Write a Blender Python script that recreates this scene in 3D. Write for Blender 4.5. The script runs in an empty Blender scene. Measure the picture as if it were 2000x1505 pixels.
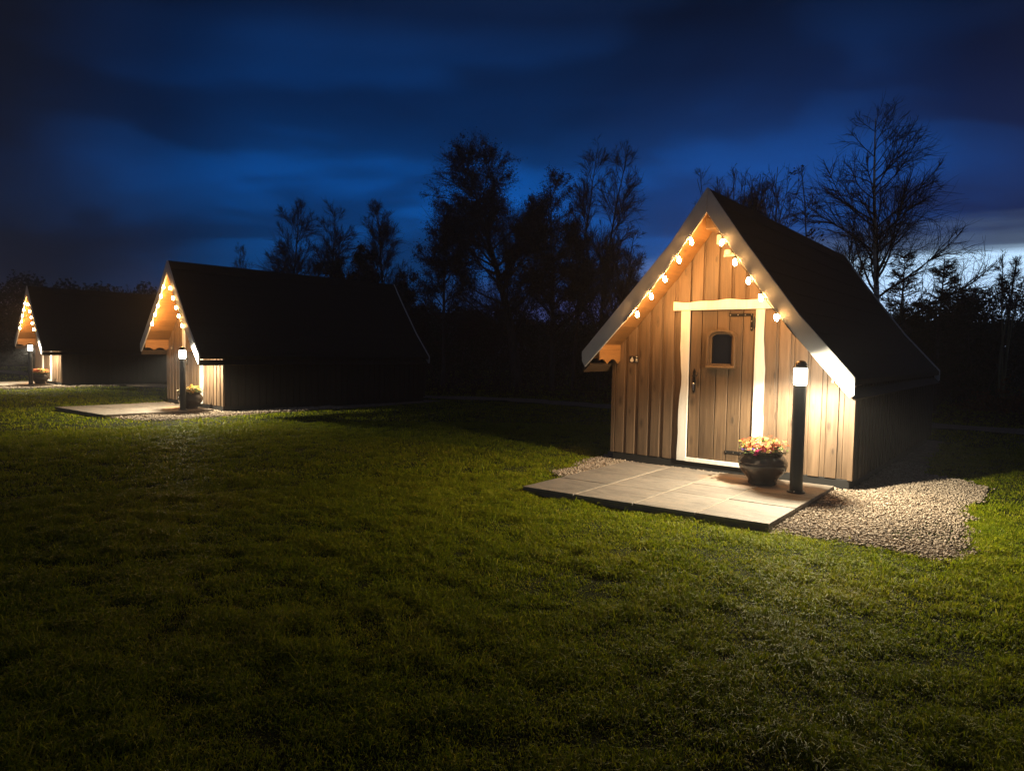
import bpy, math, random
import numpy as np
from mathutils import Vector, Matrix, Euler
rng = np.random.default_rng(7)
random.seed(7)
S = bpy.context.scene
COL = S.collection

# ------------------------------------------------------------------ camera
PITCH, ROLL = 0.0520, 0.0183
cam = bpy.data.objects.new('camera', bpy.data.cameras.new('camera'))
COL.objects.link(cam)
cam.location = (0, 0, 1.5)
cam.rotation_euler = (Matrix.Rotation(math.pi/2-PITCH, 3, 'X') @ Matrix.Rotation(ROLL, 3, 'Z')).to_euler()
cam.data.sensor_width = 36
cam.data.lens = 1315.6/2000*36
cam.data.clip_end = 1000
cam.data.clip_start = .05
S.camera = cam

# ------------------------------------------------------------------ look
S.view_settings.view_transform = 'Standard'
S.view_settings.look = 'None'
S.view_settings.exposure = 0.0
S.view_settings.gamma = 1
S.view_settings.use_curve_mapping = False
S.cycles.use_denoising = True
S.cycles.max_bounces = 6
S.cycles.transparent_max_bounces = 12
S.cycles.sample_clamp_indirect = 4
LAMP_W = 255.0          # bollard lamps
LAMP_GLOW = 11.0        # their frosted glass
BULB_E = 470.0          # festoon bulbs
SKY = 1.5

# ------------------------------------------------------------------ node helpers
class NT:
    def __init__(s, tree): s.t = tree; tree.nodes.clear()
    def n(s, typ, **kw):
        nd = s.t.nodes.new(typ)
        for k, v in kw.items():
            if k.startswith('i_'):
                key = k[2:]
                key = int(key) if key.isdigit() else key.replace('_', ' ')
                if hasattr(v, 'is_output'): s.t.links.new(v, nd.inputs[key])
                else: nd.inputs[key].default_value = v
            else: setattr(nd, k, v)
        return nd
    def math(s, op, a, b=None, c=None, clamp=False):
        nd = s.t.nodes.new('ShaderNodeMath'); nd.operation = op; nd.use_clamp = clamp
        for i, v in enumerate((a, b, c)):
            if v is None: continue
            if hasattr(v, 'is_output'): s.t.links.new(v, nd.inputs[i])
            else: nd.inputs[i].default_value = v
        return nd.outputs[0]
    def vmath(s, op, a, b=None):
        nd = s.t.nodes.new('ShaderNodeVectorMath'); nd.operation = op
        for i, v in enumerate((a, b)):
            if v is None: continue
            if hasattr(v, 'is_output'): s.t.links.new(v, nd.inputs[i])
            else: nd.inputs[i].default_value = v
        return nd.outputs['Value'] if op in ('DOT_PRODUCT', 'LENGTH') else nd.outputs[0]
    def ramp(s, fac, stops, interp='LINEAR'):
        nd = s.t.nodes.new('ShaderNodeValToRGB'); cr = nd.color_ramp; cr.interpolation = interp
        while len(cr.elements) < len(stops): cr.elements.new(0.5)
        for e, (p, c) in zip(cr.elements, stops):
            e.position = p; e.color = (c, c, c, 1) if isinstance(c, (int, float)) else (*c, 1)
        s.t.links.new(fac, nd.inputs[0]); return nd.outputs[0]
    def mix(s, typ, fac, a, b):
        nd = s.t.nodes.new('ShaderNodeMix'); nd.data_type = 'RGBA'; nd.blend_type = typ
        for key, v in ((0, fac), (6, a), (7, b)):
            if hasattr(v, 'is_output'): s.t.links.new(v, nd.inputs[key])
            else: nd.inputs[key].default_value = v if key == 0 else (*v, 1)
        return nd.outputs[2]
    def noise(s, vec, scale, detail=4, rough=.55, dist=0.0):
        nd = s.t.nodes.new('ShaderNodeTexNoise'); nd.inputs['Scale'].default_value = scale
        nd.inputs['Detail'].default_value = detail; nd.inputs['Roughness'].default_value = rough
        nd.inputs['Distortion'].default_value = dist
        if vec is not None: s.t.links.new(vec, nd.inputs['Vector'])
        return nd.outputs['Fac']
    def mapping(s, vec, scale=(1, 1, 1), loc=(0, 0, 0), rot=(0, 0, 0)):
        nd = s.t.nodes.new('ShaderNodeMapping')
        nd.inputs['Scale'].default_value = scale; nd.inputs['Location'].default_value = loc; nd.inputs['Rotation'].default_value = rot
        s.t.links.new(vec, nd.inputs['Vector']); return nd.outputs[0]

# ------------------------------------------------------------------ sky (dusk, broken cloud, last light low on the right)
W = bpy.data.worlds.new('World'); S.world = W; W.use_nodes = True
t = NT(W.node_tree)
D = t.vmath('NORMALIZE', t.n('ShaderNodeTexCoord').outputs['Generated'])
sx = t.n('ShaderNodeSeparateXYZ', i_0=D)
X, Y, Z = sx.outputs
base = t.ramp(Z, [(0.0, (.006, .024, .075)), (.10, (.0010, .040, .150)), (.22, (.0006, .046, .205)),
                  (.33, (.0006, .020, .092)), (.43, (.0010, .0062, .026)), (.62, (.003, .008, .022)), (1, (.014, .032, .078))])
# cloud deck, seen in perspective
den = t.math('ADD', t.math('MAXIMUM', Z, 0.0), .24)
cx = t.math('DIVIDE', X, den); cy = t.math('DIVIDE', Y, den)
cv = t.n('ShaderNodeCombineXYZ', i_0=cx, i_1=cy, i_2=0.0).outputs[0]
n1 = t.noise(t.mapping(cv, (1.5, 1.7, 1), (3.1, 1.7, 0)), 1.0, 4, .45, .5)
n2 = t.noise(t.mapping(cv, (.9, 2.2, 1), (8.4, 4.4, 0)), 1.0, 3, .45, .4)
cl = t.ramp(t.math('MULTIPLY_ADD', n2, .45, t.math('MULTIPLY', n1, .6)), [(.38, 1.32), (.49, .98), (.59, .50), (.71, .36)], 'EASE')
# mostly lens vignette put into the sky colour, with cloud: darker off centre
cdir = Vector((.05, .97, .24)).normalized()
dot = t.vmath('DOT_PRODUCT', D, tuple(cdir))
clear = t.ramp(dot, [(.0, .60), (.45, .60), (.66, .10), (.77, .16), (.86, .46), (.93, 1.0), (1, 1.2)], 'EASE')
col = t.mix('MULTIPLY', 1.0, base, cl)
col = t.mix('MULTIPLY', 1.0, col, clear)
# grey of the vignetted corners mixed into the sky colour
col = t.mix('MIX', t.ramp(dot, [(.70, .75), (.88, .0)]), col, (.0075, .0085, .014))
# violet tint to the right, low glow at the horizon
g = Vector((math.sin(math.radians(37)), math.cos(math.radians(37)), 0)).normalized()
gd = t.vmath('DOT_PRODUCT', D, tuple(g))
vi = t.math('MULTIPLY', t.ramp(gd, [(.80, 0), (.98, 1)]), t.ramp(Z, [(.0, 1), (.45, 0)]))
col = t.mix('ADD', vi, col, (.010, .006, .028))
streak = t.noise(t.mapping(D, (2.0, 2.0, 34), (0, 0, 3)), 1.6, 4, .5)
zz = t.math('MULTIPLY_ADD', t.math('SUBTRACT', streak, .5), .05, Z)
gl = t.math('MULTIPLY', t.ramp(gd, [(.86, .0), (.93, .15), (.955, .60), (.98, 1)]), t.ramp(zz, [(.06, 1.0), (.119, 1.0), (.127, .42), (.137, .10), (.17, 0)]))
col = t.mix('ADD', gl, col, (.48, .70, .88))
gl2 = t.math('MULTIPLY', t.ramp(gd, [(.72, .0), (.86, 1.0)]), t.ramp(zz, [(.05, 1.0), (.085, .6), (.13, 0)]))
col = t.mix('ADD', gl2, col, (.045, .040, .14))
# the sky behind the viewer: paler fill added to light the bargeboards, out of frame
back = t.math('MULTIPLY', t.ramp(t.math('MULTIPLY', Y, -1.0), [(.0, 0), (.55, 1)]), t.ramp(Z, [(.0, 1), (.7, .35)]))
col = t.mix('ADD', back, col, (.024, .034, .058))
bg = t.n('ShaderNodeBackground', i_Color=col, i_Strength=SKY)
t.n('ShaderNodeOutputWorld', i_Surface=bg.outputs[0])

# ------------------------------------------------------------------ materials
def mat(name): 
    m = bpy.data.materials.new(name); m.use_nodes = True
    return m, NT(m.node_tree)
def finish(t, bsdf): t.n('ShaderNodeOutputMaterial', i_Surface=bsdf)
def simple(name, col, rough=.6, metal=0.0, nscale=0, namt=.25, bump=0, spec=.5):
    m, t = mat(name)
    c = None; b = t.n('ShaderNodeBsdfPrincipled', i_Roughness=rough, i_Metallic=metal)
    b.inputs['Base Color'].default_value = (*col, 1); b.inputs['Specular IOR Level'].default_value = spec
    if nscale:
        v = t.n('ShaderNodeTexCoord').outputs['Object']; f = t.noise(v, nscale, 5)
        c = t.mix('MIX', f, tuple(x*(1-namt*1.5) for x in col), tuple(min(1, x*(1+namt*1.5)) for x in col))
        t.t.links.new(c, b.inputs['Base Color'])
        r = t.math('MULTIPLY_ADD', f, .3, rough-.15, True); t.t.links.new(r, b.inputs['Roughness'])
        if bump:
            bp = t.n('ShaderNodeBump', i_Height=f, i_Strength=bump, i_Distance=.01); t.t.links.new(bp.outputs[0], b.inputs['Normal'])
    finish(t, b.outputs[0]); return m
def wood(name, c0, c1, axis=2, rough=.5, knots=True, bump=.25):
    m, t = mat(name)
    tc = t.n('ShaderNodeTexCoord').outputs['Object']
    at = t.n('ShaderNodeAttribute', attribute_name='tint').outputs['Fac']
    off = t.n('ShaderNodeCombineXYZ', i_0=t.math('MULTIPLY', at, 7.3), i_1=t.math('MULTIPLY', at, 3.1), i_2=t.math('MULTIPLY', at, 11.7)).outputs[0]
    v = t.vmath('ADD', tc, off)
    sc = [30, 30, 30]; sc[axis] = 1.5
    sk = [6.5, 6.5, 6.5]; sk[axis] = 2.5
    kv = t.mapping(v, tuple(sk))
    vo = t.n('ShaderNodeTexVoronoi', i_Vector=kv, i_Scale=1.0, i_Randomness=1.0).outputs['Distance']
    kn = t.ramp(vo, [(.0, 1), (.085, .95), (.13, .30), (.26, 0)], 'EASE')
    dv = t.math('MULTIPLY', kn, 2.5)
    gv = t.mapping(v, tuple(sc)); 
    gv2 = t.vmath('ADD', gv, t.n('ShaderNodeCombineXYZ', i_0=dv, i_1=dv, i_2=dv).outputs[0])
    gr = t.noise(gv2, 1.0, 5, .6, .5)
    big = t.noise(t.mapping(v, (3, 3, 1.2)), 1.0, 3)
    f = t.math('ADD', t.math('MULTIPLY', gr, .75), t.math('MULTIPLY', big, .35))
    col = t.ramp(f, [(.30, c0), (.72, c1)])
    sh = t.math('MULTIPLY_ADD', at, .30, .82)
    shc = t.n('ShaderNodeCombineXYZ', i_0=sh, i_1=sh, i_2=sh).outputs[0]
    col = t.mix('MULTIPLY', 1.0, col, shc)
    if knots: col = t.mix('MIX', t.math('MULTIPLY', kn, .75), col, tuple(x*.42 for x in c0))
    h = t.math('MULTIPLY_ADD', kn, .5, gr)
    bp = t.n('ShaderNodeBump', i_Height=h, i_Strength=bump, i_Distance=.006)
    b = t.n('ShaderNodeBsdfPrincipled', i_Base_Color=col, i_Roughness=t.math('MULTIPLY_ADD', gr, .35, rough-.15), i_Normal=bp.outputs[0])
    finish(t, b.outputs[0]); return m
M = {}
M['clad'] = wood('stained_cladding', (.056, .036, .022), (.178, .117, .070))
M['door'] = wood('stained_door', (.048, .029, .016), (.140, .088, .047))
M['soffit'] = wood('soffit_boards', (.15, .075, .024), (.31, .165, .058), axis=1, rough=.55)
M['trimwood'] = wood('window_wood', (.055, .033, .018), (.145, .09, .045), rough=.45, knots=False)
M['side'] = wood('shaded_side_cladding', (.010, .007, .005), (.032, .023, .015), rough=.75)  # shade on the unlit walls is put into this colour
M['barge'] = simple('grey_white_paint', (.52, .52, .51), .55, nscale=9, namt=.10, bump=.15)
M['white'] = wood('white_paint', (.60, .58, .53), (.78, .76, .71), knots=False, bump=.35)
M['roof'] = simple('roofing_felt', (.024, .021, .018), .85, nscale=45, namt=.35, bump=.5, spec=.2)
M['plinth'] = simple('black_plinth', (.010, .010, .010), .7, nscale=20)
M['black'] = simple('black_powder_coat', (.011, .011, .012), .38, nscale=30, namt=.15)
M['iron'] = simple('black_iron', (.012, .011, .010), .35, metal=.3, nscale=60, namt=.3, bump=.3)
M['steel'] = simple('bright_steel', (.72, .70, .66), .3, metal=1)
M['cap'] = simple('dark_bronze_cap', (.10, .075, .055), .32, metal=.7)
M['pot'] = simple('glazed_dark_pot', (.055, .043, .035), .17, nscale=7, namt=.35, bump=.08, spec=.7)
M['soil'] = simple('potting_soil', (.02, .014, .009), .95, nscale=40, namt=.4, bump=.6)
M['bulbw'] = simple('off_white_plastic', (.70, .68, .62), .45)
M['cable'] = simple('black_cable', (.012, .012, .012), .5)
def bark(name, c0, c1, bands=0.0):
    m, t = mat(name); v = t.n('ShaderNodeTexCoord').outputs['Object']
    f = t.noise(t.mapping(v, (9, 9, 3)), 1, 5, .6)
    col = t.ramp(f, [(.35, c0), (.65, c1)])
    if bands:
        bd = t.noise(t.mapping(v, (3, 3, 14)), 1, 3, .6); col = t.mix('MIX', t.ramp(bd, [(.55, 0), (.63, bands)]), col, (.02, .016, .013))
    bp = t.n('ShaderNodeBump', i_Height=f, i_Strength=.5, i_Distance=.02)
    b = t.n('ShaderNodeBsdfPrincipled', i_Base_Color=col, i_Roughness=.85, i_Normal=bp.outputs[0]); finish(t, b.outputs[0]); return m
M['birch'] = bark('birch_bark', (.45, .38, .30), (.72, .64, .54), .7)
M['bark'] = bark('dark_bark', (.035, .027, .022), (.09, .07, .055))
M['green_bark'] = bark('greenish_bark', (.10, .10, .045), (.20, .19, .09))  # greenish bark tones mixed by noise
M['twig'] = bark('dark_twigs', (.022, .014, .013), (.055, .036, .030))
def leafmat(name, c0, c1, trans=.3, rough=.55):
    m, t = mat(name)
    r = t.n('ShaderNodeAttribute', attribute_name='tint').outputs['Fac']
    col = t.mix('MIX', r, c0, c1)
    b = t.n('ShaderNodeBsdfPrincipled', i_Base_Color=col, i_Roughness=rough)
    b.inputs['Specular IOR Level'].default_value = .3
    tr = t.n('ShaderNodeBsdfTranslucent', i_Color=col)
    mx = t.n('ShaderNodeMixShader', i_0=trans, i_1=b.outputs[0], i_2=tr.outputs[0]); finish(t, mx.outputs[0]); return m
M['evergreen'] = leafmat('evergreen_leaves', (.010, .018, .008), (.028, .045, .016))
M['needle'] = leafmat('spruce_needles', (.010, .020, .010), (.025, .040, .018), .15)
M['drytwigleaf'] = leafmat('withered_leaves', (.020, .012, .010), (.045, .026, .016))
M['bracken'] = leafmat('dead_bracken', (.12, .045, .018), (.26, .11, .045))
M['potleaf'] = leafmat('pot_leaves', (.05, .09, .02), (.14, .20, .06))
def petal(name, a, b): return leafmat(name, a, b, .35)
M['orange'] = petal('orange_petals', (.40, .08, .035), (.50, .18, .08))
M['yellow'] = petal('yellow_petals', (.42, .22, .025), (.48, .33, .09))
M['magenta'] = petal('magenta_petals', (.32, .01, .09), (.62, .06, .22))
M['purple'] = petal('purple_petals', (.10, .03, .28), (.24, .12, .48))
M['cream'] = petal('cream_petals', (.50, .40, .25), (.60, .52, .38))
def emis(name, col, strength):
    m, t = mat(name); e = t.n('ShaderNodeEmission', i_Strength=strength); e.inputs[0].default_value = (*col, 1); finish(t, e.outputs[0]); return m
M['bulb'] = emis('lit_bulb', (1.0, .50, .16), BULB_E)
m, t = mat('frosted_lamp_glass')
e = t.n('ShaderNodeEmission', i_Strength=LAMP_GLOW); e.inputs[0].default_value = (1, .90, .70, 1)
tr = t.n('ShaderNodeBsdfTransparent'); a = t.n('ShaderNodeAddShader', i_0=e.outputs[0], i_1=tr.outputs[0])
finish(t, a.outputs[0]); M['frost'] = m
m, t = mat('dark_window_glass')
b = t.n('ShaderNodeBsdfPrincipled', i_Roughness=.08); b.inputs['Base Color'].default_value = (.006, .007, .009, 1); finish(t, b.outputs[0]); M['glass'] = m
# lawn sheet
m, t = mat('lawn_ground'); v = t.n('ShaderNodeTexCoord').outputs['Object']
f = t.noise(v, .9, 5); f2 = t.noise(v, 40, 4, .7)
col = t.ramp(f, [(.35, (.022, .034, .006)), (.65, (.055, .066, .014))])
col = t.mix('MULTIPLY', .7, col, t.ramp(f2, [(.3, .45), (.7, 1.3)]))
bp = t.n('ShaderNodeBump', i_Height=f2, i_Strength=1.0, i_Distance=.04)
b = t.n('ShaderNodeBsdfPrincipled', i_Base_Color=col, i_Roughness=.95, i_Normal=bp.outputs[0]); b.inputs['Specular IOR Level'].default_value = .1
finish(t, b.outputs[0]); M['lawn'] = m
# grass blades
m, t = mat('grass_blades'); v = t.n('ShaderNodeTexCoord').outputs['Object']
r = t.n('ShaderNodeAttribute', attribute_name='tint').outputs['Fac']
pt = t.noise(v, .55, 4, .6); pt2 = t.noise(v, 3.0, 3, .6)
mixf = t.math('ADD', t.math('MULTIPLY', r, .55), t.math('MULTIPLY', t.math('ADD', pt, pt2), .32), clamp=True)
col = t.ramp(mixf, [(.22, (.078, .145, .004)), (.50, (.215, .285, .006)), (.74, (.34, .37, .010)), (.95, (.46, .42, .06))])
b = t.n('ShaderNodeBsdfPrincipled', i_Base_Color=col, i_Roughness=.5); b.inputs['Specular IOR Level'].default_value = .12
tr = t.n('ShaderNodeBsdfTranslucent', i_Color=col)
mx = t.n('ShaderNodeMixShader', i_0=.48, i_1=b.outputs[0], i_2=tr.outputs[0]); finish(t, mx.outputs[0]); M['grass'] = m
# stones
m, t = mat('gravel_stones'); r = t.n('ShaderNodeAttribute', attribute_name='tint').outputs['Fac']
col = t.ramp(r, [(0, (.14, .115, .09)), (.25, (.25, .20, .15)), (.6, (.33, .265, .195)), (1, (.44, .37, .29))])
b = t.n('ShaderNodeBsdfPrincipled', i_Base_Color=col, i_Roughness=.8); finish(t, b.outputs[0]); M['stone'] = m
m, t = mat('gravel_bed'); v = t.n('ShaderNodeTexCoord').outputs['Object']
vo = t.n('ShaderNodeTexVoronoi', i_Vector=v, i_Scale=42.0); f = t.noise(v, 6, 3)
col = t.mix('MULTIPLY', .8, t.ramp(t.n('ShaderNodeSeparateXYZ', i_0=vo.outputs['Color']).outputs[0], [(0, (.14, .105, .075)), (1, (.40, .31, .22))]), t.ramp(f, [(.3, .6), (.7, 1.1)]))
bp = t.n('ShaderNodeBump', i_Height=vo.outputs['Distance'], i_Strength=.9, i_Distance=.02, invert=True)
b = t.n('ShaderNodeBsdfPrincipled', i_Base_Color=col, i_Roughness=.9, i_Normal=bp.outputs[0]); finish(t, b.outputs[0]); M['gravel'] = m
# riven paving
m, t = mat('riven_sandstone'); v = t.n('ShaderNodeTexCoord').outputs['Object']
r = t.n('ShaderNodeAttribute', attribute_name='tint').outputs['Fac']
vv = t.vmath('ADD', v, t.n('ShaderNodeCombineXYZ', i_0=t.math('MULTIPLY', r, 9), i_1=t.math('MULTIPLY', r, 5), i_2=0.0).outputs[0])
f = t.noise(t.mapping(vv, (1.6, 5.0, 1)), 1.3, 6, .6, 1.2); f2 = t.noise(vv, 26, 5, .65)
col = t.ramp(f, [(.30, (.15, .135, .116)), (.5, (.22, .199, .172)), (.72, (.28, .238, .19))])
rs = t.math('MULTIPLY_ADD', r, .35, .78)
col = t.mix('MULTIPLY', 1.0, col, t.n('ShaderNodeCombineXYZ', i_0=rs, i_1=rs, i_2=rs).outputs[0])
col = t.mix('MULTIPLY', .5, col, t.ramp(f2, [(.3, .7), (.7, 1.2)]))
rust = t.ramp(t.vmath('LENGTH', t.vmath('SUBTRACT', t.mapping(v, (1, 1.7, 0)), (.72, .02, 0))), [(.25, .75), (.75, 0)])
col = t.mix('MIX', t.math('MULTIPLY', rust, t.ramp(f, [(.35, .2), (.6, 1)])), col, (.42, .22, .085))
bp = t.n('ShaderNodeBump', i_Height=t.math('MULTIPLY_ADD', f2, .25, f), i_Strength=.55, i_Distance=.014)
b = t.n('ShaderNodeBsdfPrincipled', i_Base_Color=col, i_Roughness=.72, i_Normal=bp.outputs[0]); finish(t, b.outputs[0]); M['slab'] = m
M['mortar'] = simple('pale_mortar', (.34, .29, .22), .9, nscale=40, namt=.2, bump=.4)

# ------------------------------------------------------------------ mesh helpers
def link(o): COL.objects.link(o); return o
class MB:
    """collects shapes; build() links them as ONE mesh object"""
    def __init__(s): s.v = []; s.f = []; s.t = []
    def add(s, vs, fs, tint=None):
        k = len(s.v); s.v += [tuple(p) for p in vs]; s.f += [tuple(i+k for i in f) for f in fs]
        s.t += [random.random() if tint is None else tint]*len(vs)
    def box(s, x0, x1, y0, y1, z0, z1, tint=None):
        vs = [(x, y, z) for z in (z0, z1) for y in (y0, y1) for x in (x0, x1)]
        s.add(vs, [(0, 2, 3, 1), (4, 5, 7, 6), (0, 1, 5, 4), (2, 6, 7, 3), (0, 4, 6, 2), (1, 3, 7, 5)], tint)
    def prism(s, pts, a0, a1, axis='y', tint=None):
        """polygon (u,w) extruded; axis y: (u,a,w); axis x: (a,u,w); axis z: (u,w,a)"""
        f = {'y': lambda u, w, a: (u, a, w), 'x': lambda u, w, a: (a, u, w), 'z': lambda u, w, a: (u, w, a)}[axis]
        n = len(pts); vs = [f(u, w, a0) for u, w in pts]+[f(u, w, a1) for u, w in pts]
        s.add(vs, [tuple(range(n))[::-1], tuple(range(n, 2*n))]+[(i, (i+1) % n, n+(i+1) % n, n+i) for i in range(n)], tint)
    def lathe(s, prof, n=24, c=(0, 0, 0), tint=None, M4=None):
        vs = []; fs = []
        for r, z in prof:
            for k in range(n):
                a = 2*math.pi*k/n; vs.append(Vector((r*math.cos(a), r*math.sin(a), z)))
        if M4 is not None: vs = [M4 @ v for v in vs]
        vs = [v+Vector(c) for v in vs]
        for i in range(len(prof)-1):
            for k in range(n): fs.append((i*n+k, i*n+(k+1) % n, (i+1)*n+(k+1) % n, (i+1)*n+k))
        if prof[0][0] > 1e-6: fs.append(tuple(range(n))[::-1])
        if prof[-1][0] > 1e-6: fs.append(tuple((len(prof)-1)*n+k for k in range(n)))
        s.add(vs, fs, tint)
    def tube(s, pts, r, n=8, tint=None):
        pts = [Vector(p) for p in pts]; rr = r if hasattr(r, '__len__') else [r]*len(pts)
        vs = []; fs = []
        for i, p in enumerate(pts):
            d = (pts[min(i+1, len(pts)-1)]-pts[max(i-1, 0)]).normalized()
            u = d.cross(Vector((0, 0, 1)) if abs(d.z) < .9 else Vector((1, 0, 0))).normalized(); w = d.cross(u)
            for k in range(n):
                a = 2*math.pi*k/n; vs.append(p+(u*math.cos(a)+w*math.sin(a))*rr[i])
        for i in range(len(pts)-1):
            for k in range(n): fs.append((i*n+k, i*n+(k+1) % n, (i+1)*n+(k+1) % n, (i+1)*n+k))
        fs.append(tuple(range(n))[::-1]); fs.append(tuple((len(pts)-1)*n+k for k in range(n)))
        s.add(vs, fs, tint)
    def build(s, name, m, parent=None, smooth=False, bevel=0, label=None):
        me = bpy.data.meshes.new(name); me.from_pydata(s.v, [], s.f)
        a = me.attributes.new('tint', 'FLOAT', 'POINT'); a.data.foreach_set('value', s.t)
        me.materials.append(m); me.validate(); me.update()
        import bmesh
        bm = bmesh.new(); bm.from_mesh(me); bmesh.ops.recalc_face_normals(bm, faces=bm.faces); bm.to_mesh(me); bm.free()
        if smooth:
            me.polygons.foreach_set('use_smooth', [True]*len(me.polygons))
            try: me.set_sharp_from_angle(angle=math.radians(40))
            except Exception: pass
        o = link(bpy.data.objects.new(name, me)); o.parent = parent
        if bevel:
            b = o.modifiers.new('bevel', 'BEVEL'); b.width = bevel; b.segments = 2; b.limit_method = 'ANGLE'; b.angle_limit = math.radians(40)
        if label: o['label'] = label
        return o
def npmesh(name, verts, loops, sizes, m, parent=None, tint=None, smooth=False, m2=None, split=0):
    me = bpy.data.meshes.new(name); verts = np.asarray(verts, np.float32).reshape(-1, 3)
    loops = np.asarray(loops, np.int32).ravel(); sizes = np.asarray(sizes, np.int32).ravel()
    me.vertices.add(len(verts)); me.vertices.foreach_set('co', verts.ravel())
    me.loops.add(len(loops)); me.loops.foreach_set('vertex_index', loops)
    me.polygons.add(len(sizes)); st = np.zeros(len(sizes), np.int32); st[1:] = np.cumsum(sizes)[:-1]
    me.polygons.foreach_set('loop_start', st); me.polygons.foreach_set('loop_total', sizes)
    if smooth: me.polygons.foreach_set('use_smooth', np.ones(len(sizes), bool))
    if tint is not None:
        a = me.attributes.new('tint', 'FLOAT', 'POINT'); a.data.foreach_set('value', np.asarray(tint, np.float32).ravel())
    me.materials.append(m)
    if m2 is not None:
        me.materials.append(m2); mi = np.zeros(len(sizes), np.int32); mi[split:] = 1; me.polygons.foreach_set('material_index', mi)
    me.update(calc_edges=True)
    o = link(bpy.data.objects.new(name, me)); o.parent = parent
    return o
def tag(o, label, cat, group=None):
    o['label'] = label; o['category'] = cat
    if group: o['group'] = group
    return o
def struct(o, kind='structure'): o['kind'] = kind; return o
def thing(name, label, cat, loc=(0, 0, 0), rz=0, group=None):
    o = link(bpy.data.objects.new(name, None)); o.location = loc; o.rotation_euler = (0, 0, rz); o.empty_display_size = .2
    return tag(o, label, cat, group)
def copy_tree(o, parent=None):
    c = o.copy(); COL.objects.link(c); c.parent = parent
    for ch in o.children: copy_tree(ch, c)
    return c
def vnoise(x, y, seed=0):
    r = np.random.default_rng(seed); g = r.random((64, 64))
    xi = np.floor(x).astype(int); yi = np.floor(y).astype(int); fx = x-xi; fy = y-yi
    fx = fx*fx*(3-2*fx); fy = fy*fy*(3-2*fy)
    a = g[xi % 64, yi % 64]; b = g[(xi+1) % 64, yi % 64]; c = g[xi % 64, (yi+1) % 64]; d = g[(xi+1) % 64, (yi+1) % 64]
    return (a*(1-fx)+b*fx)*(1-fy)+(c*(1-fx)+d*fx)*fy

# ------------------------------------------------------------------ layout
ANG = -.700
CAB = [(2.2331, 7.9562, -.677), (-8.0337, 15.693, -.7263), (-17.011, 23.6393, -.7147)]
def to_world(k, x, y):
    hx, hy, a = CAB[k]; c, s = math.cos(a), math.sin(a)
    return hx+c*x-s*y, hy+s*x+c*y
def to_local(k, x, y):
    hx, hy, a = CAB[k]; c, s = math.cos(a), math.sin(a); dx, dy = x-hx, y-hy
    return c*dx+s*dy, -s*dx+c*dy
PATIO = [(-1.102, -1.979), (1.405, -1.773), (1.40, .44), (-1.122, .30)]
GRAV = [(1.39, -1.80), (1.875, -1.64), (2.345, -1.66), (2.68, -1.79), (2.78, -1.55), (2.77, -.60), (2.66, .10), (2.64, .40), (2.68, 1.2), (2.72, 1.9), (2.35, 2.3), (1.95, 2.6), (1.75, 6.9),
        (-1.75, 6.9), (-1.8, 4.0), (-1.85, 1.2), (-1.72, .2), (-1.55, -.30), (-1.52, -.72), (-1.33, -.86), (-1.10, -.88)]
GRAV2 = [(1.22, -1.72), (1.7, -1.60), (2.36, -1.38), (2.62, -1.19), (2.50, -.63), (2.36, .14), (2.27, .99), (2.27, 2.27), (2.2, 4.2), (1.9, 6.9),
        (-1.75, 6.9), (-1.8, 4.0), (-1.85, 1.2), (-1.72, .2), (-1.55, -.30), (-1.52, -.72), (-1.33, -.86), (-1.10, -.88)]
def inpoly(px, py, poly):
    ins = np.zeros(px.shape, bool); n = len(poly)
    for i in range(n):
        x0, y0 = poly[i]; x1, y1 = poly[(i+1) % n]
        c = ((y0 > py) != (y1 > py)) & (px < (x1-x0)*(py-y0)/(y1-y0+1e-12)+x0); ins ^= c
    return ins
PATH = [(-60, 50), (-34, 39), (-25.3, 33.3), (-12.5, 23.8), (-5, 21.3), (0, 20.5), (2.4, 18.7), (5.5, 16.9), (9.2, 15.0), (12.5, 12.6), (20, 8)]
def path_dist(x, y):
    d = np.full(x.shape, 1e9)
    for (x0, y0), (x1, y1) in zip(PATH[:-1], PATH[1:]):
        vx, vy = x1-x0, y1-y0; tt = np.clip(((x-x0)*vx+(y-y0)*vy)/(vx*vx+vy*vy), 0, 1)
        d = np.minimum(d, np.hypot(x-x0-tt*vx, y-y0-tt*vy))
    return d
def gz(x, y):
    return -.040+.030*vnoise(x*.7+9, y*.7+3, 3)+.010*vnoise(x*2.3, y*2.3, 4)

# ------------------------------------------------------------------ ground
u = np.linspace(-1, 1, 301); xs = 14*u+150*np.sign(u)*np.abs(u)**5
w = np.linspace(0, 1, 321); ys = -6+32*w+250*w**5
gx, gy = np.meshgrid(xs, ys); gzv = gz(gx, gy)
idx = np.arange(gx.size).reshape(gx.shape)
q = np.stack([idx[:-1, :-1], idx[:-1, 1:], idx[1:, 1:], idx[1:, :-1]], -1).reshape(-1, 4)
struct(npmesh('lawn', np.stack([gx, gy, gzv], -1).reshape(-1, 3), q, np.full(len(q), 4), M['lawn'], smooth=True))
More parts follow.
